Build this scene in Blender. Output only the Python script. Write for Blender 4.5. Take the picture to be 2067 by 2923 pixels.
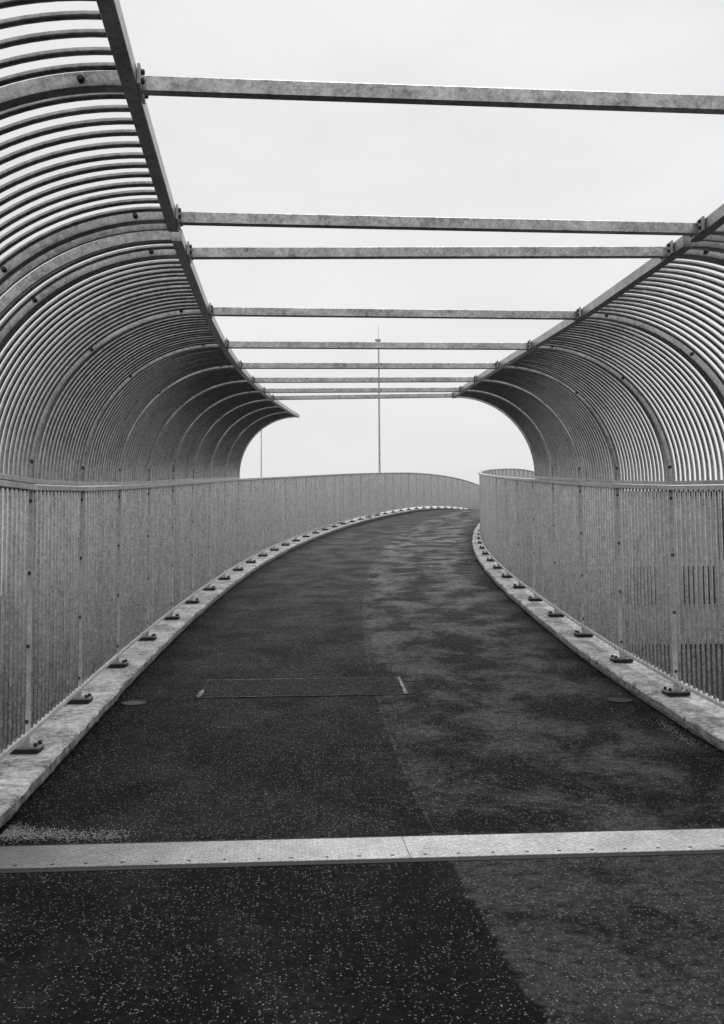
import bpy, math, random
import numpy as np
from mathutils import Matrix, Vector

random.seed(7)
rng = np.random.default_rng(7)
for o in list(bpy.data.objects):
    bpy.data.objects.remove(o)
scene = bpy.context.scene
C = scene.collection

# ------------------------------------------------------------------ camera, sky, sun, exposure
S = 1.2                                   # metres per survey unit
PITCH, ROLL, EYE = 0.0763623, -0.0070510, 0.8173476 * S
cam_data = bpy.data.cameras.new('camera')
cam = bpy.data.objects.new('camera', cam_data)
C.objects.link(cam)
cam_data.sensor_fit = 'HORIZONTAL'
cam_data.sensor_width = 36.0
cam_data.lens = 36.0 * 3000.0 / 2067.0
cam_data.clip_start = 0.05
cam_data.clip_end = 6000.0
cam.matrix_world = (Matrix.Translation((0, 0, EYE)) @ Matrix.Rotation(math.pi / 2 + PITCH, 4, 'X')
                    @ Matrix.Rotation(ROLL, 4, 'Z'))
scene.camera = cam

SUN_EL, SUN_AZ = math.radians(58), math.radians(12)      # azimuth from +Y towards +X
world = bpy.data.worlds.new('World')
scene.world = world
world.use_nodes = True
wn, wl_ = world.node_tree.nodes, world.node_tree.links
wn.clear()
w_out = wn.new('ShaderNodeOutputWorld')
w_bg = wn.new('ShaderNodeBackground')
w_bg.inputs['Strength'].default_value = 0.10
w_sky = wn.new('ShaderNodeTexSky')
w_sky.sky_type = 'NISHITA'
w_sky.sun_disc = False
w_sky.sun_elevation = SUN_EL
w_sky.sun_rotation = SUN_AZ
w_sky.dust_density = 4.0
w_bw = wn.new('ShaderNodeRGBToBW')
w_tc = wn.new('ShaderNodeTexCoord')
w_map = wn.new('ShaderNodeMapping')
w_map.inputs['Scale'].default_value = (1.0, 1.0, 2.6)
w_noise = wn.new('ShaderNodeTexNoise')
w_noise.inputs['Scale'].default_value = 2.2
w_noise.inputs['Detail'].default_value = 6.0
w_noise.inputs['Roughness'].default_value = 0.55
w_ramp = wn.new('ShaderNodeMapRange')
w_ramp.inputs['From Min'].default_value = 0.32
w_ramp.inputs['From Max'].default_value = 0.68
w_ramp.inputs['To Min'].default_value = 7.7
w_ramp.inputs['To Max'].default_value = 9.2
w_mix = wn.new('ShaderNodeMix')
w_mix.data_type = 'FLOAT'
w_mix.inputs[0].default_value = 0.92           # cloud cover
wl_.new(w_sky.outputs['Color'], w_bw.inputs['Color'])
wl_.new(w_tc.outputs['Generated'], w_map.inputs['Vector'])
wl_.new(w_map.outputs['Vector'], w_noise.inputs['Vector'])
wl_.new(w_noise.outputs['Fac'], w_ramp.inputs['Value'])
wl_.new(w_bw.outputs['Val'], w_mix.inputs[2])
wl_.new(w_ramp.outputs['Result'], w_mix.inputs[3])
wl_.new(w_mix.outputs[0], w_bg.inputs['Color'])
wl_.new(w_bg.outputs['Background'], w_out.inputs['Surface'])

sun_data = bpy.data.lights.new('sun', 'SUN')
sun_data.energy = 1.4
sun_data.angle = math.radians(25)
sun_data.color = (1.0, 1.0, 1.0)
sun = bpy.data.objects.new('sun', sun_data)
C.objects.link(sun)
sun_dir = Vector((math.sin(SUN_AZ) * math.cos(SUN_EL), math.cos(SUN_AZ) * math.cos(SUN_EL), math.sin(SUN_EL)))
sun.rotation_euler = sun_dir.to_track_quat('Z', 'Y').to_euler()
sun.location = (0, 0, 60)

scene.view_settings.view_transform = 'Standard'
scene.view_settings.look = 'None'
scene.view_settings.exposure = 0.0
scene.view_settings.gamma = 1.0
scene.view_settings.use_curve_mapping = False

# ------------------------------------------------------------------ materials
MATS = {}


class NT:
    def __init__(self, name):
        self.m = bpy.data.materials.new(name)
        self.m.use_nodes = True
        self.n = self.m.node_tree.nodes
        self.l = self.m.node_tree.links
        self.n.clear()
        self.out = self.n.new('ShaderNodeOutputMaterial')
        self.b = self.n.new('ShaderNodeBsdfPrincipled')
        self.l.new(self.b.outputs['BSDF'], self.out.inputs['Surface'])
        MATS[name] = self.m

    def pos(self):
        g = self.n.new('ShaderNodeNewGeometry')
        return g.outputs['Position']

    def uv(self):
        a = self.n.new('ShaderNodeUVMap')
        a.uv_map = 'UVMap'
        return a.outputs['UV']

    def link(self, a, b):
        if isinstance(a, (int, float)):
            b.default_value = a
        else:
            self.l.new(a, b)

    def noise(self, vec, scale, detail=3.0, rough=0.5, dist=0.0):
        t = self.n.new('ShaderNodeTexNoise')
        t.inputs['Scale'].default_value = scale
        t.inputs['Detail'].default_value = detail
        t.inputs['Roughness'].default_value = rough
        t.inputs['Distortion'].default_value = dist
        self.l.new(vec, t.inputs['Vector'])
        return t.outputs['Fac']

    def voro(self, vec, scale, rnd=1.0, feature='F1'):
        t = self.n.new('ShaderNodeTexVoronoi')
        t.feature = feature
        t.inputs['Scale'].default_value = scale
        t.inputs['Randomness'].default_value = rnd
        self.l.new(vec, t.inputs['Vector'])
        return t

    def math(self, op, a, b=0.0, c=0.0, clamp=False):
        t = self.n.new('ShaderNodeMath')
        t.operation = op
        t.use_clamp = clamp
        self.link(a, t.inputs[0])
        self.link(b, t.inputs[1])
        self.link(c, t.inputs[2])
        return t.outputs[0]

    def rng(self, v, a, b, c=0.0, d=1.0, smooth=False):
        t = self.n.new('ShaderNodeMapRange')
        if smooth:
            t.interpolation_type = 'SMOOTHSTEP'
        self.link(v, t.inputs['Value'])
        for k, x in (('From Min', a), ('From Max', b), ('To Min', c), ('To Max', d)):
            self.link(x, t.inputs[k])
        return t.outputs['Result']

    def mix(self, f, a, b):
        t = self.n.new('ShaderNodeMix')
        t.data_type = 'FLOAT'
        self.link(f, t.inputs[0])
        self.link(a, t.inputs[2])
        self.link(b, t.inputs[3])
        return t.outputs[0]

    def sep(self, v):
        t = self.n.new('ShaderNodeSeparateXYZ')
        self.l.new(v, t.inputs[0])
        return t.outputs

    def comb(self, x, y, z):
        t = self.n.new('ShaderNodeCombineXYZ')
        self.link(x, t.inputs[0])
        self.link(y, t.inputs[1])
        self.link(z, t.inputs[2])
        return t.outputs[0]

    def bump(self, h, strength, dist):
        t = self.n.new('ShaderNodeBump')
        t.inputs['Strength'].default_value = strength
        t.inputs['Distance'].default_value = dist
        self.l.new(h, t.inputs['Height'])
        self.l.new(t.outputs['Normal'], self.b.inputs['Normal'])

    def color(self, v):
        if isinstance(v, (int, float)):
            self.b.inputs['Base Color'].default_value = (v, v, v, 1)
        else:
            self.l.new(v, self.b.inputs['Base Color'])

    def fin(self, rough=0.6, metal=0.0, spec=0.5):
        self.link(rough, self.b.inputs['Roughness'])
        self.link(metal, self.b.inputs['Metallic'])
        self.link(spec, self.b.inputs['Specular IOR Level'])
        return self.m


def galvanised(name, base, spread, metal=0.0, r0=0.5, r1=0.7, gw=0.5, vary=0.06, stretch=1.0):
    t = NT(name)
    oi = t.n.new('ShaderNodeObjectInfo')
    q = t.sep(t.pos())
    sh = t.math('MULTIPLY', oi.outputs['Random'], 40.0)      # each piece has its own zinc pattern
    p = t.comb(t.math('ADD', q[0], sh), t.math('ADD', q[1], sh), t.math('MULTIPLY', t.math('ADD', q[2], sh), stretch))
    big = t.noise(p, 5.0, 4, 0.6)
    mid = t.noise(p, 42.0, 4, 0.65)
    spangle = t.sep(t.voro(p, 95.0).outputs['Color'])[0]
    grain = t.noise(p, 22.0, 9, 0.97)
    v = t.mix(0.4, t.rng(big, 0.3, 0.7), t.rng(mid, 0.3, 0.7))
    v = t.mix(0.20, v, spangle)
    v = t.mix(gw, v, t.rng(grain, 0.40, 0.60))
    v = t.math('ADD', v, t.rng(oi.outputs['Random'], 0, 1, -vary, vary))
    t.color(t.rng(v, 0.12, 0.88, base - spread, base + spread))
    t.bump(grain, 0.2, 0.002)
    return t.fin(t.rng(mid, 0.3, 0.7, r0, r1), metal, 0.25)


galvanised('galvanised', 0.50, 0.26)
galvanised('galvanised_bar', 0.46, 0.24, 1.0, 0.22, 0.34, 0.55, 0.05)
galvanised('frame_steel', 0.42, 0.32, 1.0, 0.32, 0.46, 0.45, 0.03)
galvanised('cage_steel', 0.32, 0.17, 1.0, 0.24, 0.36)
galvanised('rail_steel', 0.29, 0.20, 1.0, 0.26, 0.40, 0.45, 0.03)
galvanised('rib_steel', 0.35, 0.26, 1.0, 0.30, 0.44, 0.45, 0.05)
t = NT('dark_bolt')
t.color(t.rng(t.noise(t.pos(), 160, 3), 0.3, 0.7, 0.02, 0.07))
t.fin(0.55, 0.3)
t = NT('plate_steel')
p = t.pos()
t.color(t.rng(t.noise(p, 40, 8, 0.9), 0.36, 0.64, 0.08, 0.34))
t.bump(t.noise(p, 300, 3), 0.4, 0.003)
t.fin(0.6, 0.2)

t = NT('concrete')
p = t.pos()
a = t.noise(p, 2.6, 5, 0.65)
b = t.noise(p, 14, 6, 0.75)
g = t.noise(p, 24, 9, 0.97)
v = t.mix(0.55, t.rng(a, 0.38, 0.62), t.rng(b, 0.36, 0.64))
v = t.mix(0.50, v, t.rng(g, 0.38, 0.62))
pit = t.math('GREATER_THAN', t.noise(p, 70, 4, 0.7), 0.63)
c = t.rng(v, 0.20, 0.80, 0.07, 0.80)
t.color(t.mix(t.math('MULTIPLY', pit, 0.55), c, 0.08))
t.bump(t.mix(0.5, b, g), 0.7, 0.008)
t.fin(0.9, 0, 0.2)


t = NT('concrete_dark')  # darker, mottled concrete for the kerb face and its recess
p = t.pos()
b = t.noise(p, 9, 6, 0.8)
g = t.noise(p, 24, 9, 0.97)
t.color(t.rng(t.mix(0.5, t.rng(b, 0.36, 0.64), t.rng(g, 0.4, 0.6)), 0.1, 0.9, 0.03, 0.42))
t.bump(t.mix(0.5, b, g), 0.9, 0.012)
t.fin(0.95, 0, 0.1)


def asphalt(name, kind):
    """kind 0: bridge deck, 1: approach, 2: patch; UV is (across, along) in metres"""
    t = NT(name)
    uv = t.uv()
    x, y, _ = t.sep(uv)
    n_edge = t.noise(uv, 3.5, 4, 0.6)
    n_edge2 = t.noise(uv, 14.0, 4, 0.6)
    wob = t.math('ADD', t.math('MULTIPLY', t.math('SUBTRACT', n_edge, 0.5), 0.12 if kind == 1 else 0.16),
                 t.math('MULTIPLY', t.math('SUBTRACT', n_edge2, 0.5), 0.05 if kind == 1 else 0.22))
    xs = t.math('ADD', x, wob)
    blot = t.noise(t.comb(t.math('MULTIPLY', x, 1.0), t.math('MULTIPLY', y, 0.75), 0.0), 1.6, 6, 0.62, 0.4)
    blot = t.math('ADD', blot, t.math('MULTIPLY', t.math('SUBTRACT', t.noise(uv, 11, 6, 0.85), 0.5), 0.45))
    grain = t.noise(uv, 14, 10, 0.99)
    mid = t.noise(uv, 18, 5, 0.75)
    if kind == 1:
        right = t.rng(xs, -0.005, 0.012)
        lightc = t.rng(blot, 0.38, 0.48, 0.012, 0.046)
        darkc = t.rng(blot, 0.45, 0.72, 0.006, 0.020)
        base = t.mix(right, darkc, lightc)
    elif kind == 0:
        right = t.rng(xs, -0.03, 0.10)
        far = t.rng(y, 2.0, 22.0)  # lighter towards the crest: grazing sky sheen put into the colour
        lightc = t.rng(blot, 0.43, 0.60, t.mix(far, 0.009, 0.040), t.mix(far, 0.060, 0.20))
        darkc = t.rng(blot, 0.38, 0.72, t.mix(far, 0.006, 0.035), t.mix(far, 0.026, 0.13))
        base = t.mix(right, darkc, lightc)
        # asphalt darkens unevenly towards the kerbs
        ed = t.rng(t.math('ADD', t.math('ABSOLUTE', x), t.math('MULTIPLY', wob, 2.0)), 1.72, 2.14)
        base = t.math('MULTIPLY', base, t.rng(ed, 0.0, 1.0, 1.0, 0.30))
        # centre paving joint, pale where ravelled
        seam = t.math('LESS_THAN', t.math('ABSOLUTE', t.math('ADD', x, t.math('MULTIPLY', t.math('SUBTRACT', n_edge2, 0.5), 0.05))), 0.010)
        seam = t.math('MULTIPLY', seam, t.rng(t.noise(uv, 5, 3), 0.42, 0.62))
        base = t.mix(t.math('MULTIPLY', seam, 0.7), base, 0.085)
        # day joint across the deck
        cr = t.math('LESS_THAN', t.math('ABSOLUTE', t.math('SUBTRACT', t.math('ADD', y, t.math('MULTIPLY', n_edge2, 0.25)), 20.05)), 0.035)
        base = t.mix(t.math('MULTIPLY', cr, 0.75), base, 0.012)
    else:
        base = t.rng(blot, 0.35, 0.75, 0.016, 0.032)
    base = t.math('MULTIPLY', base, t.rng(grain, 0.42, 0.60, 0.0, 2.2))
    base = t.math('MULTIPLY', base, t.rng(mid, 0.3, 0.7, 0.75, 1.25))
    # pale pre-coated chippings
    uvw = t.n.new('ShaderNodeVectorMath')
    uvw.operation = 'ADD'
    nc = t.n.new('ShaderNodeTexNoise')
    nc.inputs['Scale'].default_value = 190
    nc.inputs['Detail'].default_value = 2
    t.l.new(uv, nc.inputs['Vector'])
    sc = t.n.new('ShaderNodeVectorMath')
    sc.operation = 'SCALE'
    sc.inputs['Scale'].default_value = 0.010
    t.l.new(nc.outputs['Color'], sc.inputs[0])
    t.l.new(uv, uvw.inputs[0])
    t.l.new(sc.outputs[0], uvw.inputs[1])
    dens = t.noise(uv, 2.2, 4, 0.6)
    chips = None
    for scale, rad, thr_lo, thr_hi in ((50.0, 0.22, 0.86, 0.52), (84.0, 0.27, 0.84, 0.54), (31.0, 0.15, 0.94, 0.78)) if kind != 1 else ((58.0, 0.20, 0.88, 0.56), (96.0, 0.26, 0.84, 0.54), (40.0, 0.15, 0.95, 0.82)):
        vo = t.voro(uvw.outputs[0], scale)
        r_, g_, b_ = t.sep(vo.outputs['Color'])
        keep = t.math('GREATER_THAN', r_, t.rng(dens, 0.35, 0.65, thr_lo, thr_hi))
        radv = t.rng(g_, 0, 1, rad * 0.6, rad * 1.35)
        m = t.math('MULTIPLY', t.math('LESS_THAN', vo.outputs['Distance'], radv), keep)
        m = t.math('MULTIPLY', m, t.rng(t.math('POWER', b_, 1.6), 0, 1, 0.10, 1.0))
        chips = m if chips is None else t.math('MAXIMUM', chips, m)
    col = t.mix(chips, base, 0.66)
    t.color(col)
    hgt = t.math('ADD', t.math('ADD', t.math('MULTIPLY', grain, 0.7), t.math('MULTIPLY', mid, 0.6)), t.math('MULTIPLY', chips, 0.5))
    t.bump(hgt, 0.8, 0.006)
    t.fin(t.rng(grain, 0.3, 0.7, 0.7, 0.95), 0, 0.05)


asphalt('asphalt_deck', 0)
asphalt('asphalt_approach', 1)
asphalt('asphalt_patch', 2)

t = NT('sealant')
p = t.pos()
t.color(t.rng(t.noise(p, 9, 4, 0.6), 0.46, 0.60, 0.010, 0.10))
t.fin(0.8)
t = NT('sealant_pale')
p = t.pos()
t.color(t.rng(t.noise(p, 14, 6, 0.8), 0.40, 0.62, 0.03, 0.30))
t.fin(0.8)

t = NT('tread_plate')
uv = t.uv()
x, y, _ = t.sep(uv)
rot = t.comb(t.math('MULTIPLY', t.math('ADD', x, y), 26.0), t.math('MULTIPLY', t.math('SUBTRACT', x, y), 26.0), 0.0)
vo = t.voro(rot, 1.0, 0.15)
lug = t.rng(vo.outputs['Distance'], 0.18, 0.36, 1.0, 0.0)
gr = t.noise(uv, 40, 8, 0.95)
dirt = t.noise(uv, 4.0, 5, 0.65)
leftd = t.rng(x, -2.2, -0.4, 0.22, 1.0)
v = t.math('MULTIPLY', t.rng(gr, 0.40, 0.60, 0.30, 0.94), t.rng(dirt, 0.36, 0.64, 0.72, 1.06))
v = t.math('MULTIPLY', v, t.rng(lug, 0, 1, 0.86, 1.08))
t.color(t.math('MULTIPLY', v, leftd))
t.bump(lug, 0.5, 0.003)
t.fin(0.5, 0.15, 0.5)

t = NT('rubber')
t.color(t.rng(t.noise(t.pos(), 90, 3), 0.3, 0.7, 0.008, 0.022))
t.fin(0.8)
t = NT('grit_stone')
t.color(t.rng(t.noise(t.pos(), 90, 3), 0.3, 0.7, 0.10, 0.45))
t.fin(0.9)
t = NT('cast_iron')
t.color(t.rng(t.noise(t.pos(), 120, 4), 0.3, 0.7, 0.03, 0.13))
t.fin(0.7, 0.3)
t = NT('cast_iron_dark')
t.color(t.rng(t.noise(t.pos(), 120, 4), 0.3, 0.7, 0.015, 0.05))
t.fin(0.8, 0.2)
t = NT('grass')
p = t.pos()
t.color(t.rng(t.noise(p, 0.9, 6, 0.7), 0.3, 0.7, 0.006, 0.022))
t.bump(t.noise(p, 6, 4), 0.8, 0.1)
t.fin(0.95, 0, 0.1)
t = NT('leaf')
t.color(t.rng(t.noise(t.pos(), 1.2, 4), 0.3, 0.7, 0.02, 0.06))
t.fin(0.8, 0, 0.2)
t = NT('bark')
t.color(t.rng(t.noise(t.pos(), 9, 4), 0.3, 0.7, 0.03, 0.09))
t.fin(0.9)
t = NT('cladding')
p = t.pos()
px = t.sep(p)
rib = t.math('SINE', t.math('MULTIPLY', px[0], 31.0))
v = t.rng(t.noise(p, 0.7, 5, 0.6), 0.3, 0.7, 0.34, 0.46)
t.color(v)
t.bump(rib, 0.4, 0.03)
t.fin(0.6)
t = NT('cladding_dark')
t.color(t.rng(t.noise(t.pos(), 1.5, 4), 0.3, 0.7, 0.02, 0.05))
t.fin(0.6)
t = NT('glass')
t.color(0.03)
t.fin(0.12, 0, 0.5)
t = NT('mast_paint')
t.color(t.rng(t.noise(t.pos(), 3, 4), 0.3, 0.7, 0.55, 0.70))
t.fin(0.6, 0.1)

# ------------------------------------------------------------------ mesh helpers


def mesh(name, verts, faces, mat, uvs=None, smooth=False):
    me = bpy.data.meshes.new(name)
    me.from_pydata([tuple(v) for v in verts], [], faces)
    me.materials.append(MATS[mat])
    if uvs is not None:
        lay = me.uv_layers.new(name='UVMap')
        for lp in me.loops:
            lay.data[lp.index].uv = uvs[lp.vertex_index]
    if smooth:
        me.polygons.foreach_set('use_smooth', [True] * len(me.polygons))
    me.update()
    return me


def link(name, me, parent=None, loc=None, rot=None):
    o = bpy.data.objects.new(name, me)
    C.objects.link(o)
    if parent:
        o.parent = parent
    if loc is not None:
        o.location = loc
    if rot is not None:
        o.rotation_euler = rot
    return o


def tag(o, label, cat=None, group=None, kind=None):
    if label:
        o['label'] = label
    if cat:
        o['category'] = cat
    if group:
        o['group'] = group
    if kind:
        o['kind'] = kind
    return o


def thing(name, loc, label, cat, group=None, rotz=0.0):
    o = bpy.data.objects.new(name, None)
    C.objects.link(o)
    o.empty_display_size = 0.2
    o.location = loc
    o.rotation_euler = (0, 0, rotz)
    return tag(o, label, cat, group)


BOXF = [(0, 3, 2, 1), (4, 5, 6, 7), (0, 1, 5, 4), (1, 2, 6, 5), (2, 3, 7, 6), (3, 0, 4, 7)]


def box_v(x0, x1, y0, y1, z0, z1):
    return [(x0, y0, z0), (x1, y0, z0), (x1, y1, z0), (x0, y1, z0), (x0, y0, z1), (x1, y0, z1), (x1, y1, z1), (x0, y1, z1)]


def box_mesh(name, x0, x1, y0, y1, z0, z1, mat):
    return mesh(name, box_v(x0, x1, y0, y1, z0, z1), BOXF, mat)


def bev_box_mesh(name, x0, x1, y0, y1, z0, z1, mat, b=0.003):
    """box with chamfered long edges along z and a chamfered top"""
    ring = [(x0 + b, y0), (x1 - b, y0), (x1, y0 + b), (x1, y1 - b), (x1 - b, y1), (x0 + b, y1), (x0, y1 - b), (x0, y0 + b)]
    cx, cy = (x0 + x1) / 2, (y0 + y1) / 2
    vs = [(x, y, z0) for x, y in ring] + [(x, y, z1 - b) for x, y in ring]
    vs += [(x + (b if x < cx else -b), y + (b if y < cy else -b), z1) for x, y in ring]
    fs = []
    for k in range(2):
        for i in range(8):
            j = (i + 1) % 8
            fs.append((k * 8 + i, k * 8 + j, k * 8 + 8 + j, k * 8 + 8 + i))
    fs.append(tuple(range(7, -1, -1)))
    fs.append(tuple(range(16, 24)))
    return mesh(name, vs, fs, mat)


def seg_box(A, B, lat, width, h0, h1, gap=0.0, bev=0.003):
    """rail from A to B (points on its base line): lateral width, between heights h0 and h1; returns verts, faces (chamfered section)"""
    A, B = Vector(A), Vector(B)
    d = (B - A).normalized()
    A = A + d * gap
    B = B - d * gap
    lat = Vector(lat)
    w = width / 2
    sec = [(-w + bev, h0), (w - bev, h0), (w, h0 + bev), (w, h1 - bev), (w - bev, h1), (-w + bev, h1), (-w, h1 - bev), (-w, h0 + bev)]
    vs = [A + lat * a + Vector((0, 0, z)) for a, z in sec] + [B + lat * a + Vector((0, 0, z)) for a, z in sec]
    fs = [(i, (i + 1) % 8, 8 + (i + 1) % 8, 8 + i) for i in range(8)]
    fs += [tuple(range(7, -1, -1)), tuple(range(8, 16))]
    return vs, fs


def tube_v(pts, rads, n=8, cap=True, frame=None):
    pts = [Vector(p) for p in pts]
    vs, fs = [], []
    for i, p in enumerate(pts):
        d = (pts[min(i + 1, len(pts) - 1)] - pts[max(i - 1, 0)]).normalized()
        a = Vector(frame) if frame else (Vector((1, 0, 0)) if abs(d.x) < 0.9 else Vector((0, 1, 0)))
        a = (a - d * a.dot(d)).normalized()
        b = d.cross(a)
        r = rads[i] if hasattr(rads, '__len__') else rads
        for k in range(n):
            th = 2 * math.pi * k / n
            vs.append(p + a * (math.cos(th) * r) + b * (math.sin(th) * r))
    for i in range(len(pts) - 1):
        for k in range(n):
            k2 = (k + 1) % n
            fs.append((i * n + k, i * n + k2, (i + 1) * n + k2, (i + 1) * n + k))
    if cap:
        fs.append(tuple(range(n - 1, -1, -1)))
        fs.append(tuple((len(pts) - 1) * n + k for k in range(n)))
    return vs, fs


def merge(parts):
    V, F = [], []
    for vs, fs in parts:
        o = len(V)
        V += [tuple(v) for v in vs]
        F += [tuple(i + o for i in f) for f in fs]
    return V, F


# ------------------------------------------------------------------ the line of the bridge
D = 1.272578325163749 * S                # length of one bay
WL = WR = 1.9624 * S                     # centre line of path to centre line of parapet
HP = 1.4 * S                             # kerb top to parapet rail top
HC = 2.3293600635 * S                    # kerb top to underside of the cage top rails
OV = 0.939 * S                           # overhang of the cage
KOFF = 0.1804 * S                        # kerb nosing to parapet centre line
ROAD = -0.082 * S                        # road surface below kerb top
HEAD, S1, CX = -0.0657010328, 5.6953874762 * S, -0.1975655725 * S
KU = np.array([-3, 0, 3, 6, 10, 15, 21, 28, 36, 37.5, 48.])
KV = np.array([0.0011158, 0.0074498, 0.0137678, 0.0064222, 0.0122632, 0.0098574, 0.0098607, 0.0088418, -0.0058415, 0.006, 0.012]) / S
SU = np.array([-4, -1, 0, 1, 2, 4, 7, 12, 18, 26, 36, 48.])
SV = np.array([0.0064335, 0.0178708, 0.0542499, 0.0866883, 0.1054542, 0.1189458, 0.1176846, 0.1196259, 0.1212659, 0.1126156, 0.0365829, -0.06])
ds = D / 10
PU = np.arange(-80, 461) / 10.0
kap = np.interp(PU, KU, KV)
slo = np.interp(PU, SU, SV)


def cum(a):
    return np.concatenate([[0], np.cumsum((a[1:] + a[:-1]) / 2 * ds)])


TH = cum(kap)
i0 = int(np.argmin(abs(PU - 1)))
TH = TH - TH[i0] + HEAD
PX, PY, PZ = cum(np.sin(TH)), cum(np.cos(TH)), cum(slo)
PX = PX - PX[i0] - CX
PY = PY - PY[i0] + S1
PZ = PZ - PZ[i0]


def head(u):
    return float(np.interp(u, PU, TH))


def pt(u, off, h=0.0):
    a = head(u)
    return Vector((float(np.interp(u, PU, PX)) + math.cos(a) * off, float(np.interp(u, PU, PY)) - math.sin(a) * off,
                   float(np.interp(u, PU, PZ)) + h))


def lat(u):
    a = head(u)
    return Vector((math.cos(a), -math.sin(a), 0))


GROUND = -1.95

# ------------------------------------------------------------------ ground, deck, kerbs
gx = [-3000, -400, -120, -60, -30, -15, 0, 15, 30, 60, 120, 400, 3000]
gv, gf = [], []
for j, y in enumerate([-600, -120, -40, 0, 20, 40, 60, 80, 120, 300, 1200, 4500]):
    for i, x in enumerate(gx):
        gv.append((x, y, GROUND))
nx = len(gx)
for j in range(11):
    for i in range(nx - 1):
        gf.append((j * nx + i, j * nx + i + 1, (j + 1) * nx + i + 1, (j + 1) * nx + i))
tag(link('ground', mesh('ground', gv, gf, 'grass')), 'dark rough grass ground spreading away below the ramp', kind='structure')

U_JOINT0, U_JOINT1 = -0.278, -0.055      # near and far edge of the steel joint plates
EDGE = WL - KOFF                          # kerb nosing


def strip(name, us, ts, h, mat):
    vs, fs, uvs = [], [], []
    for u in us:
        for tt in ts:
            vs.append(pt(u, tt, h))
            uvs.append((tt, u * D))
    n = len(ts)
    for i in range(len(us) - 1):
        for k in range(n - 1):
            fs.append((i * n + k, i * n + k + 1, (i + 1) * n + k + 1, (i + 1) * n + k))
    return mesh(name, vs, fs, mat, uvs)


ts = np.linspace(-(EDGE + 0.03), EDGE + 0.03, 9)
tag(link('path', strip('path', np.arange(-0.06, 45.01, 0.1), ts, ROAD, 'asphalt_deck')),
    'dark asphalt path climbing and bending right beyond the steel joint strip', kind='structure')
tag(link('path', strip('path', np.concatenate([np.arange(-7.9, -0.33, 0.1), [-0.30]]), ts, ROAD, 'asphalt_approach')),
    'dark speckled asphalt in front of the steel joint strip', kind='structure')


def kerb(side, u0, u1, label):
    """side -1 left, +1 right; profile swept along the line with small irregularities"""
    us = np.arange(u0, u1 + 0.001, 0.04)
    prof = [(EDGE + 0.030, -0.30), (EDGE + 0.030, -0.062), (EDGE + 0.004, -0.066), (EDGE, -0.052), (EDGE + 0.004, -0.016),
            (EDGE + 0.016, -0.002), (EDGE + 0.06, 0.0), (WL + 0.10, 0.0), (WL + 0.24, 0.0), (WL + 0.25, -0.012), (WL + 0.25, -0.30)]
    vs, fs = [], []
    wob = 0.0
    for u in us:
        wob = wob * 0.75 + random.uniform(-0.007, 0.007)
        for k, (o, z) in enumerate(prof):
            j = wob if 1 <= k <= 5 else 0.0
            if 2 <= k <= 5:
                j += random.uniform(-0.005, 0.005)
                z += random.uniform(-0.004, 0.004)
            vs.append(pt(u, side * (o + j), z))
    n = len(prof)
    for i in range(len(us) - 1):
        for k in range(n - 1):
            a, b, c, d = i * n + k, i * n + k + 1, (i + 1) * n + k + 1, (i + 1) * n + k
            fs.append((a, d, c, b) if side > 0 else (a, b, c, d))
    fs.append(tuple(range(n)) if side > 0 else tuple(range(n - 1, -1, -1)))
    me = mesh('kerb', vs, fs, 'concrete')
    me.materials.append(MATS['concrete_dark'])
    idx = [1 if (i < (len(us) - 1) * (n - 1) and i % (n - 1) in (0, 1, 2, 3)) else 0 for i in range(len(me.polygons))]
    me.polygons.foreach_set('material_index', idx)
    tag(link('kerb', me), label, kind='structure')


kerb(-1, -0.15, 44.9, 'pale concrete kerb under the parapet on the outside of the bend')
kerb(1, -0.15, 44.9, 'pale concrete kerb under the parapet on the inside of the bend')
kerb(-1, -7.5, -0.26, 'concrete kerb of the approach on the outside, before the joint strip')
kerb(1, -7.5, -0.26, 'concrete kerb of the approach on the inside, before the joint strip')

# deck slab
vs, fs = [], []
us = np.arange(-7.8, 44.91, 0.3)
sec = [(-(WL + 0.22), -0.13), (WL + 0.22, -0.13), (WL + 0.05, -0.62), (-(WL + 0.05), -0.62)]
for u in us:
    for o, z in sec:
        vs.append(pt(u, o, z))
for i in range(len(us) - 1):
    for k in range(4):
        k2 = (k + 1) % 4
        fs.append((i * 4 + k, i * 4 + k2, (i + 1) * 4 + k2, (i + 1) * 4 + k))
fs += [(3, 2, 1, 0), tuple((len(us) - 1) * 4 + k for k in range(4))]
tag(link('bridge_deck', mesh('bridge_deck', vs, fs, 'concrete')), 'concrete slab carrying the path and its kerbs', kind='structure')

for i, u in enumerate((-5.0, 2.0, 10.0, 18.0, 26.0, 34.0, 42.0)):
    b = pt(u, 0, -0.62)
    z1 = b.z - GROUND + 0.02
    v, f = tube_v([(0, 0, -0.3), (0, 0, z1 * 0.7), (0, 0, z1 - 0.25), (0, 0, z1 + 0.1)], [0.38, 0.38, 0.42, 0.75], 20)
    tag(link('bridge_pier', mesh('bridge_pier', v, f, 'concrete', smooth=False), loc=(b.x, b.y, GROUND)),
        'round concrete pier under the bridge deck', 'pier', 'piers under the deck')

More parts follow.
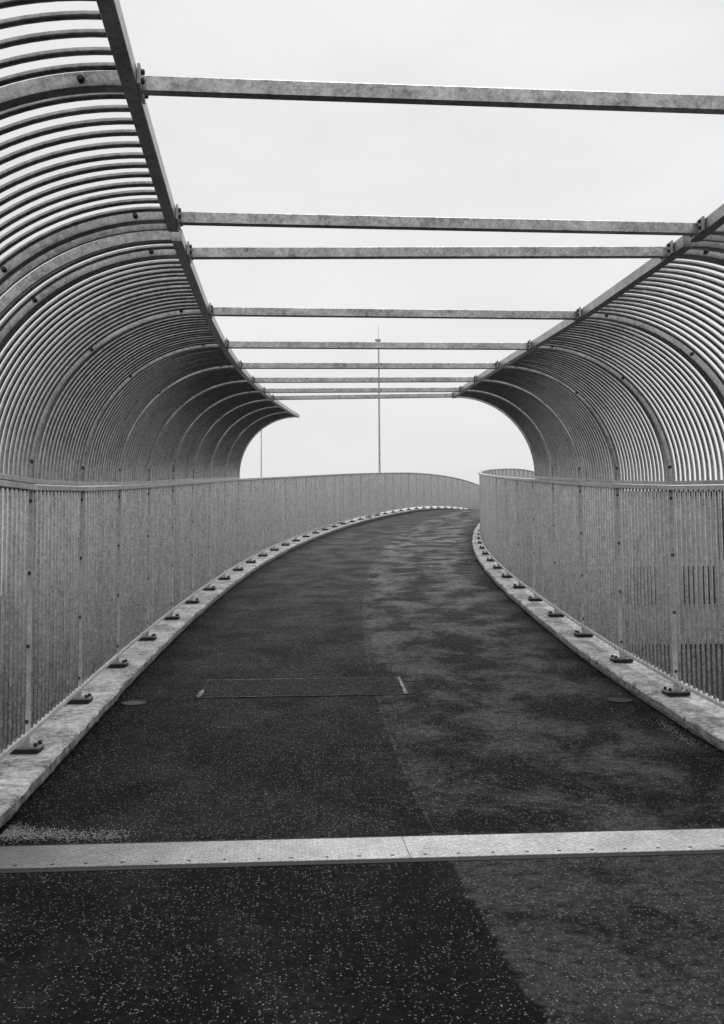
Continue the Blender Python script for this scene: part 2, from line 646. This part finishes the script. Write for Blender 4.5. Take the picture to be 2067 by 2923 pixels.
# ------------------------------------------------------------------ parapets
BAR_R = 0.0131
TUBE_R = 0.0127
NBAR = 15
bar_len = HP - 0.036 - 0.128
v, f = tube_v([(0, 0, 0), (0, 0, bar_len)], BAR_R, 8, False)
ME_BAR = mesh('parapet_bar', v, f, 'galvanised_bar', smooth=True)
ME_POST_OUT = bev_box_mesh('post', -0.016, 0.042, -0.020, 0.020, 0.036, HP - 0.037, 'galvanised', 0.004)
ME_POST = bev_box_mesh('post', -0.042, 0.016, -0.020, 0.020, 0.036, HP - 0.037, 'galvanised', 0.004)
ME_PLATE = bev_box_mesh('base_plate', -0.095, 0.095, -0.085, 0.085, 0.026, 0.038, 'plate_steel', 0.003)
ME_PACK = bev_box_mesh('packer', -0.090, 0.090, -0.080, 0.080, 0.001, 0.0265, 'rubber', 0.003)


def hexbolt(name, r, h, mat='dark_bolt', n=6, axis='-y'):
    ring = [(math.cos(2 * math.pi * k / n) * r, math.sin(2 * math.pi * k / n) * r) for k in range(n)]
    lv = [(0.0, 1.0), (h * 0.75, 1.0), (h, 0.72)]
    vs = []
    for z, s in lv:
        for a, b in ring:
            vs.append((a * s, -z, b * s) if axis == '-y' else (a * s, b * s, z))
    fs = []
    for i in range(2):
        for k in range(n):
            k2 = (k + 1) % n
            q = (i * n + k, i * n + k2, (i + 1) * n + k2, (i + 1) * n + k)
            fs.append(q)
    fs.append(tuple(2 * n + k for k in range(n)))
    fs.append(tuple(range(n - 1, -1, -1)))
    return mesh(name, vs, fs, mat)


ME_BOLT = hexbolt('bolt', 0.0125, 0.016)
ME_BOLT_S = hexbolt('small_bolt', 0.0095, 0.012)
ME_ANCHOR = hexbolt('anchor_bolt', 0.014, 0.024, axis='z')
ME_SCREW = hexbolt('screw', 0.009, 0.002, n=10, axis='z')


def post_u(side, k):
    if k == 0:
        return 0.02 if side < 0 else -0.10
    return float(k)


def parapet(side, stations, label, n_single, detail_to):
    off = side * WL
    base = pt(stations[0], off)
    root = thing('parapet_fence', base, label, 'fence')
    singles = 0
    rest = []
    for k, u in enumerate(stations):
        P = pt(u, off)
        po = link('post', ME_POST if side < 0 else ME_POST_OUT, root, P - base, (0, 0, -head(u) + (0.0)))
        link('base_plate', ME_PLATE, po, (0, 0, 0))
        link('packer', ME_PACK, po, (0, 0, 0))
        if u <= detail_to:
            for ax in (-0.068, 0.068):
                for ay in (-0.058, 0.058):
                    link('anchor_bolt', ME_ANCHOR, po, (ax, ay, 0.038))
            for fr in (0.112, 0.392, 0.665, 0.938):
                link('bolt', ME_BOLT, po, (0.004 if side < 0 else -0.004, -0.020, HP * fr))
        if k == len(stations) - 1:
            break
        A, B = pt(u, off), pt(stations[k + 1], off)
        L = lat((u + stations[k + 1]) / 2)
        v, f = seg_box(A - base, B - base, L, 0.092, HP - 0.036, HP, 0.0015)
        link('top_rail', mesh('top_rail', v, f, 'galvanised'), root)
        v, f = seg_box(A - base, B - base, L, 0.052, 0.098, 0.128, 0.0015)
        link('bottom_rail', mesh('bottom_rail', v, f, 'galvanised'), root)
        span = stations[k + 1] - u
        nb = max(2, round(NBAR * span))
        for q in range(1, nb):
            p = A.lerp(B, q / nb) - base + Vector((0, 0, 0.128))
            if singles < n_single:
                link('bar', ME_BAR, root, p, (0, 0, random.uniform(-0.2, 0.2)))
                singles += 1
            else:
                vv, ff = tube_v([p, p + Vector((0, 0, bar_len))], BAR_R, 6, False)
                rest.append((vv, ff))
    if rest:
        v, f = merge(rest)
        tag(link('bar', mesh('bars_far', v, f, 'galvanised_bar', smooth=True), root), None, kind='stuff')
    return root


st_l = [-0.17] + [post_u(-1, k) for k in range(0, 45)]
st_r = [-0.21] + [post_u(1, k) for k in range(0, 45)]
parapet(-1, st_l, 'long steel bar parapet along the outside of the bend, running from joint strip to crest', 296, 13)
parapet(1, st_r, 'steel bar parapet along the inside of the bend, curling out of sight at the crest', 296, 13)
st_a = [-4.71, -3.84, -2.97, -2.10, -1.23, -0.36, -0.28]
parapet(-1, st_a, 'steel bar parapet of the approach before the joint strip, outer side', 296, 0)
parapet(1, st_a, 'steel bar parapet of the approach before the joint strip, inner side', 296, 0)

# ------------------------------------------------------------------ cages
RAILW, RAILH = 0.050, 0.060
Z0 = HP + 0.036
AX = OV - RAILW
AZ = HC + RAILH * 0.5 - Z0
NA = 30
arc = [(AX * (1 - math.cos(a)), Z0 + 0.02 + (AZ - 0.02) * math.sin(a)) for a in np.linspace(0, math.pi / 2, NA + 1)]
arc = [(0.0, Z0)] + arc


def arc_tube(side, r, n=8):
    return tube_v([(-side * a, 0, z) for a, z in arc], r, n, False, frame=(0, 1, 0))


def arc_rib(side, radial, along, name, dy=0.0):
    """box section bent to the cage curve: radial depth inwards of the tube line, width along the path"""
    vs, fs = [], []
    m = len(arc)
    for i, (a, z) in enumerate(arc):
        a0, z0 = arc[max(i - 1, 0)]
        a1, z1 = arc[min(i + 1, m - 1)]
        tx, tz = a1 - a0, z1 - z0
        ln = math.hypot(tx, tz)
        nx_, nz_ = tz / ln, -tx / ln          # inwards and down
        for rr, yy in ((-0.5, -0.5), (0.5, -0.5), (0.5, 0.5), (-0.5, 0.5)):
            vs.append((-side * (a + nx_ * rr * radial), yy * along + dy, z + nz_ * rr * radial))
    for i in range(m - 1):
        for k in range(4):
            k2 = (k + 1) % 4
            q = (i * 4 + k, i * 4 + k2, (i + 1) * 4 + k2, (i + 1) * 4 + k)
            fs.append(q if side > 0 else q[::-1])
    fs += [(0, 1, 2, 3), tuple((m - 1) * 4 + k for k in (3, 2, 1, 0))]
    return mesh(name, vs, fs, 'rib_steel')


CAGE_ME = {}
for side in (-1, 1):
    v, f = arc_tube(side, TUBE_R)
    CAGE_ME[side, 'tube'] = mesh('cage_tube', v, f, 'cage_steel', smooth=True)
    CAGE_ME[side, 'rib'] = arc_rib(side, 0.048, 0.052, 'cage_rib')
    CAGE_ME[side, 'end'] = arc_rib(side, 0.048, 0.020, 'cage_end_hoop')


def arc_at(fr):
    x = fr * (len(arc) - 1)
    i = min(int(x), len(arc) - 2)
    q = x - i
    return arc[i][0] * (1 - q) + arc[i + 1][0] * q, arc[i][1] * (1 - q) + arc[i + 1][1] * q


def cage(side, stations, label, ends, top_end=None):
    """stations: ribs; ends: stations that carry a slim end hoop instead of a rib"""
    off = side * WL
    base = pt(stations[0], off, HP)
    root = thing('curved_cage', base, label, 'cage')
    dz = Vector((0, 0, HP))
    for k, u in enumerate(stations):
        P = pt(u, off)
        loc = P - base
        if u in ends:
            link('end_hoop', CAGE_ME[side, 'end'], root, loc, (0, 0, -head(u)))
        else:
            rb = link('rib', CAGE_ME[side, 'rib'], root, loc, (0, 0, -head(u)))
            for fr in (0.085, 0.56, 0.925):
                a, z = arc_at(fr)
                link('bolt', ME_BOLT, rb, (-side * a, -0.026, z))
        if k == len(stations) - 1:
            break
        u2 = stations[k + 1]
        A, B = pt(u, off), pt(u2, off)
        um = (u + u2) / 2
        L = lat(um)
        v, f = seg_box(A - base, B - base, L, 0.078, HP + 0.006, HP + 0.036, 0.0015)
        link('bottom_rail', mesh('cage_bottom_rail', v, f, 'galvanised'), root)
        io = side * (WL - OV + RAILW / 2)
        A2, B2 = pt(u, io), pt(u2, io)
        if k == 0:
            A2 = A2 - (B2 - A2).normalized() * 0.012
        if k == len(stations) - 2:
            B2 = B2 + (B2 - A2).normalized() * 0.012
        v, f = seg_box(A2 - base, B2 - base, L, RAILW, HC, HC + RAILH, 0.0, 0.003)
        link('top_rail', mesh('cage_top_rail', v, f, 'rail_steel'), root)
        nb = max(1, round(NBAR * (u2 - u)))
        for q in range(1, nb):
            uu = u + (u2 - u) * q / nb
            link('tube', CAGE_ME[side, 'tube'], root, A.lerp(B, q / nb) - base, (0, 0, -head(uu) + random.uniform(-0.004, 0.004)))
    return root


cage(-1, [-0.17] + [post_u(-1, k) for k in range(0, 10)],
     'long curved cage of steel tubes over the outer parapet, ending in a sharp tip', (-0.17, 9.0))
cage(1, [-0.21] + [post_u(1, k) for k in range(0, 6)] + [5.80],
     'curved cage of steel tubes over the inner parapet, sky showing between its tubes', (-0.21, 5.80))
cage(-1, [-3.84, -2.97, -2.10, -1.23, -0.36, -0.28],
     'curved tube cage of the approach before the joint strip, on the outer side', (-0.28,))
cage(1, [-3.84, -2.97, -2.10, -1.23, -0.36, -0.28],
     'curved tube cage of the approach before the joint strip, on the inner side', (-0.28,))

# ------------------------------------------------------------------ cross beams
BH, BD = 0.054, 0.036


def beam(ul, ur, label):
    A = pt(ul, -(WL - OV), HC)
    B = pt(ur, WL - OV, HC)
    mid = (A + B) / 2
    root = thing('cross_beam', mid, label, 'beam', 'cross beams between the cages')
    d = (B - A).normalized()
    nrm = Vector((-d.y, d.x, 0)).normalized()
    A2, B2 = A + d * 0.014, B - d * 0.014
    v, f = seg_box(A2 - mid + nrm * BD / 2, B2 - mid + nrm * BD / 2, nrm, BD, 0.002, 0.002 + BH, 0.0, 0.003)
    link('bar', mesh('beam_bar', v, f, 'frame_steel'), root)
    for e, s, uu in ((A, 1, ul), (B, -1, ur)):
        hd = head(uu)
        fw = Vector((math.sin(hd), math.cos(hd), 0))
        P0 = e - mid + d * s * 0.002 - fw * 0.055
        P1 = e - mid + d * s * 0.002 + fw * 0.095
        L = Vector((fw.y, -fw.x, 0))
        v, f = seg_box(P0 + L * s * 0.005, P1 + L * s * 0.005, L, 0.010, 0.001, 0.068, 0.0, 0.002)
        pl = link('end_plate', mesh('end_plate', v, f, 'galvanised'), root)
        for q, z in ((-0.030, 0.050), (-0.030, 0.020), (0.072, 0.050), (0.072, 0.020)):
            link('bolt', ME_BOLT_S, pl, e - mid + L * s * 0.012 + fw * q + Vector((0, 0, z)), (0, 0, -hd + (math.pi / 2 if s > 0 else -math.pi / 2)))


beam(-1.23, -1.23, 'steel cross beam of the approach, the highest one, well before the joint strip')
beam(-0.36, -0.36, 'steel cross beam just before the joint, first of the close pair')
beam(0.02, -0.10, 'steel cross beam just past the joint, second of the close pair')
beam(1.0, 1.0, 'first steel cross beam after the close pair at the joint')
beam(2.0, 2.0, 'second steel cross beam after the close pair at the joint')
beam(3.0, 3.0, 'third steel cross beam after the close pair at the joint')
beam(4.0, 4.0, 'fourth steel cross beam after the close pair at the joint')
beam(5.0, 5.0, 'steel cross beam next to the last one, before the inner cage ends')
beam(5.85, 5.68, 'last steel cross beam, at the tip of the inner cage')

# ------------------------------------------------------------------ expansion joint
rj = pt(-0.2, 0, ROAD)
root = thing('expansion_joint', rj, 'pale steel tread plate strip bolted across the path over the deck joint', 'joint strip')


def flat_box(name, u0, u1, t0, t1, h0, h1, mat, parent, base, nt=2):
    tt = np.linspace(t0, t1, nt)
    vs, fs, uvs = [], [], []
    for a in tt:
        for u, h in ((u0, h0), (u1, h0), (u1, h1), (u0, h1)):
            vs.append(pt(u, a, h) - base)
            uvs.append((a, u * D))
    for i in range(nt - 1):
        for k in range(4):
            k2 = (k + 1) % 4
            fs.append((i * 4 + k, (i + 1) * 4 + k, (i + 1) * 4 + k2, i * 4 + k2))
    fs += [(0, 1, 2, 3), tuple((nt - 1) * 4 + k for k in (3, 2, 1, 0))]
    return link(name, mesh(name, vs, fs, mat, uvs), parent)


JE = EDGE + 0.02
split = -0.17
flat_box('seal', U_JOINT0 - 0.035, U_JOINT0 + 0.02, -JE, JE, ROAD - 0.04, ROAD + 0.003, 'rubber', root, rj)
flat_box('seal', -0.085, -0.035, -JE, JE, ROAD - 0.04, ROAD + 0.002, 'rubber', root, rj)
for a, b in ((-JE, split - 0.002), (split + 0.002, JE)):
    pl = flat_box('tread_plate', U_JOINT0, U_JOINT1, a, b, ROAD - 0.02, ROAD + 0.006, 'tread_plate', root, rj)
    nsc = int((b - a) / 0.15)
    for q in range(nsc):
        tt = a + 0.075 + q * (b - a - 0.15) / (nsc - 1) + random.uniform(-0.006, 0.006)
        for uu in (U_JOINT0 + 0.030,):
            link('screw', ME_SCREW, pl, pt(uu, tt, ROAD + 0.006) - rj)

# ------------------------------------------------------------------ trench patch with its sealed edges
rp = pt(2.6, -0.5, ROAD)
PU0, PU1, PT0, PT1 = 2.37, 2.86, -1.25 * S, 0.20 * S
vs, uvs = [], []
cols = np.linspace(PT0, PT1, 8)
for u in (PU0, PU1):
    for a in cols:
        vs.append(pt(u + (a - PT0) * 0.02, a, ROAD + 0.004) - rp)
        uvs.append((a + 7.3, u * D + 3.1))
fs = [(i, i + 1, 8 + i + 1, 8 + i) for i in range(7)]
po = link('asphalt_patch', mesh('asphalt_patch', vs, fs, 'asphalt_patch', uvs), loc=rp)
tag(po, 'long narrow repair patch across the path with pale sealed corners', kind='structure')


def ribbon(name, pts, w, mat, parent, base, h):
    vs, fs = [], []
    pts = [(u, a) for u, a in pts]
    n = len(pts)
    for i, (u, a) in enumerate(pts):
        u0, a0 = pts[max(0, i - 1)]
        u1, a1 = pts[min(n - 1, i + 1)]
        du, da = (u1 - u0) * D, a1 - a0
        ln = math.hypot(du, da)
        ww = w * random.uniform(0.55, 1.2)
        for s in (-1, 1):
            vs.append(pt(u - s * da / ln * ww / 2 / D, a + s * du / ln * ww / 2, h) - base)
    fs = [(2 * i, 2 * i + 1, 2 * i + 3, 2 * i + 2) for i in range(n - 1)]
    return link(name, mesh(name, vs, fs, mat), parent)


def edge_pts(u0, t0, u1, t1, n, j=0.006):
    return [(u0 + (u1 - u0) * i / n + random.uniform(-j, j), t0 + (t1 - t0) * i / n) for i in range(n + 1)]


sk = 0.02 * (PT1 - PT0)
ribbon('sealed_edge', edge_pts(PU1, PT0, PU1 + sk * 0.5, (PT0 + PT1) / 2, 10), 0.016, 'sealant_pale', po, rp, ROAD + 0.008)
ribbon('sealed_edge', edge_pts(PU1 + sk * 0.5, (PT0 + PT1) / 2, PU1 + sk, PT1, 10), 0.022, 'sealant', po, rp, ROAD + 0.008)
ribbon('sealed_edge', edge_pts(PU0, PT0, PU0 + sk * 0.75, PT0 * 0.2, 10), 0.018, 'sealant', po, rp, ROAD + 0.008)
ribbon('sealed_edge', edge_pts(PU0 + sk * 0.75, PT0 * 0.2, PU0 + sk, PT1, 6), 0.012, 'sealant', po, rp, ROAD + 0.008)
ribbon('sealed_edge', edge_pts(PU0, PT0, PU0 + 0.2, PT0 + 0.01, 4), 0.034, 'sealant_pale', po, rp, ROAD + 0.009)
ribbon('sealed_edge', edge_pts(PU0 + 0.2, PT0 + 0.01, PU1, PT0, 4), 0.012, 'rubber', po, rp, ROAD + 0.008)
ribbon('sealed_edge', edge_pts(PU0 + sk, PT1 + 0.01, PU1 + sk, PT1, 6), 0.030, 'sealant_pale', po, rp, ROAD + 0.009)

# ------------------------------------------------------------------ drain covers


def cover(u, a, label, mat):
    loc = pt(u, a, ROAD)
    root = thing('drain_cover', loc, label, 'drain cover', None, -head(u))
    sl = float(np.interp(u, SU, SV))
    n = 28

    def ringm(name, r0, r1, z0, z1, m):
        vs, fs = [], []
        for r, z in ((r1, -0.02), (r1, z1), (r0, z1), (r0, z0)):
            for k in range(n):
                th = 2 * math.pi * k / n
                vs.append((r * math.cos(th), r * math.sin(th), z + sl * r * math.sin(th)))
        for i in range(3):
            for k in range(n):
                k2 = (k + 1) % n
                fs.append((i * n + k, i * n + k2, (i + 1) * n + k2, (i + 1) * n + k))
        return link(name, mesh(name, vs, fs, m), root)
    ringm('rim', 0.082, 0.100, 0.001, 0.009, 'cast_iron_dark')
    vs = [(0.082 * math.cos(2 * math.pi * k / n), 0.082 * math.sin(2 * math.pi * k / n), 0.005 + sl * 0.082 * math.sin(2 * math.pi * k / n)) for k in range(n)]
    lid = link('lid', mesh('lid', vs, [tuple(range(n))], mat), root)
    for q in range(-2, 3):
        w = math.sqrt(0.07 ** 2 - (q * 0.026) ** 2)
        x = q * 0.026
        vs = [(x - 0.004, -w, 0.0065 - sl * w), (x + 0.004, -w, 0.0065 - sl * w), (x + 0.004, w, 0.0065 + sl * w), (x - 0.004, w, 0.0065 + sl * w)]
        link('slot', mesh('slot', vs, [(0, 1, 2, 3)], 'rubber'), lid)


cover(2.26, -1.665 * S, 'small pale round drain cover by the kerb on the outside of the bend', 'cast_iron')
cover(2.19, 1.650 * S, 'small dark round drain cover by the kerb on the inside of the bend', 'cast_iron_dark')

# ------------------------------------------------------------------ grit


def grit(name, n, fu, ft, label, s0, s1):
    parts = []
    base = pt(fu(0.5), ft(0.5), ROAD)
    for _ in range(n):
        q = random.random()
        u = fu(q) + random.gauss(0, 0.035)
        a = ft(q) + random.gauss(0, 0.035)
        if abs(a) > EDGE - 0.005 or u < U_JOINT1 + 0.02:
            continue
        r = random.uniform(s0, s1)
        c = pt(u, a, ROAD + r * 0.3) - base
        vs = []
        for dx, dy, dz in ((1, 0, 0), (0, 1, 0), (-1, 0, 0), (0, -1, 0), (0, 0, .7), (0, 0, -.6)):
            vs.append(c + Vector((dx, dy, dz)) * r * random.uniform(0.6, 1.2))
        parts.append((vs, [(0, 1, 4), (1, 2, 4), (2, 3, 4), (3, 0, 4), (1, 0, 5), (2, 1, 5), (3, 2, 5), (0, 3, 5)]))
    v, f = merge(parts)
    tag(link(name, mesh(name, v, f, 'grit_stone'), loc=base), label, 'grit', kind='stuff')


grit('grit', 2200, lambda q: 0.05 + 0.13 * (1 - q) * random.random(), lambda q: -EDGE + 0.02 + 0.62 * q * q,
     'pale loose grit washed into the corner between kerb and joint strip', 0.002, 0.0055)
grit('grit', 260, lambda q: 1.18 + 0.5 * q, lambda q: EDGE - 0.07 - 0.05 * random.random(),
     'thin trail of pale grit along the foot of the inner kerb', 0.002, 0.006)

# ------------------------------------------------------------------ far masts


def at(px, py, Y):
    """a point at distance Y seen in direction of photograph pixel (px, py): used for setting out far things"""
    X = (px - 1033.5) / 3000.0
    up = (1690.5 - py) / 3000.0
    return Vector((X * Y, Y, EYE + up * Y))


def mast(px, ytop, Y, r0, r1, label, head_w, antenna):
    top = at(px, ytop, Y)
    h = top.z - GROUND
    root = thing('lighting_mast', (top.x, top.y, GROUND), label, 'mast', 'masts beyond the crest')
    v, f = tube_v([(0, 0, -0.2), (0, 0, h * 0.5), (0, 0, h)], [r0, (r0 + r1) / 2, r1], 12, False)
    link('pole', mesh('mast_pole', v, f, 'mast_paint', smooth=True), root)
    v, f = merge([tube_v([(0, 0, h - 0.05), (0, 0, h + 0.04), (0, 0, h + 0.2), (0, 0, h + 0.28)], [head_w * 0.35, head_w * 0.5, head_w * 0.5, head_w * 0.2], 12),
                  (box_v(-head_w * 0.75, -head_w * 0.2, -0.16, 0.16, h + 0.06, h + 0.20), BOXF)])
    link('lamp_head', mesh('lamp_head', v, f, 'mast_paint'), root)
    v, f = tube_v([(0, 0, -0.05), (0, 0, 0.06)], r0 * 2.0, 12)
    link('base_flange', mesh('base_flange', v, f, 'mast_paint'), root)
    if antenna:
        v, f = tube_v([(0, 0, h + 0.25), (0, 0, h + 0.25 + antenna)], [0.02, 0.012], 6)
        link('antenna', mesh('antenna', v, f, 'mast_paint'), root)


mast(1085, 966, 90.0, 0.125, 0.060, 'tall tapering lighting mast with small head and antenna beyond the crest', 0.40, 1.25)
mast(745, 1195, 110.0, 0.085, 0.05, 'thin distant mast half hidden behind the tip of the outer cage', 0.3, 0)

# ------------------------------------------------------------------ shed beyond the inner parapet
WY = 58.0
wx0, wx1 = 12.5, 44.0
wz1 = at(1900, 1402, WY).z
root = thing('warehouse', (wx0, WY, GROUND), 'grey clad shed with dark windows beyond the inner parapet', 'shed')
org = Vector((wx0, WY, GROUND))
W, H, DP = wx1 - wx0, wz1 - GROUND, 16.0
ME = box_mesh('shed_wall', 0, W, 0, DP, 0.9, H - 0.25, 'cladding')
link('wall', ME, root)
link('plinth', box_mesh('plinth', -0.05, W + 0.05, -0.06, DP + 0.05, -0.1, 0.9, 'concrete'), root)
link('gutter', box_mesh('gutter', -0.2, W + 0.2, -0.25, 0.1, H - 0.32, H - 0.1, 'cladding_dark'), root)
vs = [(-0.2, 0.0, H - 0.248), (W + 0.2, 0.0, H - 0.248), (W + 0.2, DP, H - 0.248), (-0.2, DP, H - 0.248), (-0.2, DP / 2, H + 0.35), (W + 0.2, DP / 2, H + 0.35)]
link('roof', mesh('shed_roof', vs, [(0, 1, 5, 4), (2, 3, 4, 5), (0, 4, 3), (1, 2, 5), (0, 3, 2, 1)], 'cladding'), root)
for q in range(9):
    x = 1.6 + q * 3.3
    wdw = link('window', box_mesh('window_frame', x, x + 2.2, -0.08, 0.05, 2.05, 4.35, 'cladding'), root)
    link('pane', box_mesh('pane', x + 0.1, x + 1.06, -0.10, -0.05, 2.15, 4.25, 'glass'), wdw)
    link('pane', box_mesh('pane', x + 1.14, x + 2.1, -0.10, -0.05, 2.15, 4.25, 'glass'), wdw)
dx = at(2062, 1500, WY).x - wx0
dr = link('tall_window', box_mesh('tall_window', dx - 0.2, dx + 1.6, -0.07, 0.05, at(0, 1605, WY).z - GROUND, at(0, 1428, WY).z - GROUND, 'cladding_dark'), root)

# ------------------------------------------------------------------ trees beyond the outer parapet


def tree(px, ytop, Y, wid, label, seed):
    rr = random.Random(seed)
    top = at(px, ytop, Y)
    h = top.z - GROUND
    root = thing('tree', (top.x, top.y, GROUND), label, 'tree', 'trees beyond the outer parapet')
    parts = [tube_v([(0, 0, -0.2), (rr.uniform(-.1, .1), 0, h * 0.3), (rr.uniform(-.2, .2), rr.uniform(-.2, .2), h * 0.75)], [0.2, 0.15, 0.05], 8)]
    tips = []
    for q in range(7):
        a = rr.uniform(0, 6.28)
        z0 = h * rr.uniform(0.3, 0.6)
        r = wid * rr.uniform(0.4, 0.8)
        tip = Vector((math.cos(a) * r, math.sin(a) * r, min(h * 0.93, z0 + h * rr.uniform(0.15, 0.4))))
        tips.append(tip)
        parts.append(tube_v([(0, 0, z0), tip * 0.5 + Vector((0, 0, z0 * 0.4)), tip], [0.07, 0.045, 0.02], 5))
    v, f = merge(parts)
    link('trunk', mesh('trunk', v, f, 'bark'), root)
    vs, fs = [], []
    cl = [(t_, rr.uniform(0.6, 1.0)) for t_ in tips] + [(Vector((rr.uniform(-.5, .5), rr.uniform(-.5, .5), h * z)), 0.9) for z in (0.55, 0.7, 0.85, 0.93)]
    for c, r in cl:
        for _ in range(170):
            d = Vector((rr.gauss(0, 1), rr.gauss(0, 1), rr.gauss(0, 0.8)))
            d = d.normalized() * r * rr.random() ** 0.4
            p = c + d
            if p.z > h:
                continue
            a = Vector((rr.gauss(0, 1), rr.gauss(0, 1), rr.gauss(0, 1))).normalized()
            b = a.orthogonal().normalized()
            s = rr.uniform(0.09, 0.18)
            n = len(vs)
            vs += [p - a * s, p + b * s * 0.5, p + a * s, p - b * s * 0.5]
            fs.append((n, n + 1, n + 2, n + 3))
    link('crown', mesh('crown', vs, fs, 'leaf'), root)


for i, (px, yt, Y, wd) in enumerate(((760, 1500, 78, 2.4), (815, 1470, 84, 2.4), (868, 1475, 80, 2.2), (920, 1462, 86, 2.2), (962, 1470, 90, 1.6), (1078, 1445, 96, 1.5))):
    tree(px, yt, Y, wd, 'dark leafy tree beyond the outer parapet, glimpsed under its bottom rail', 40 + i)
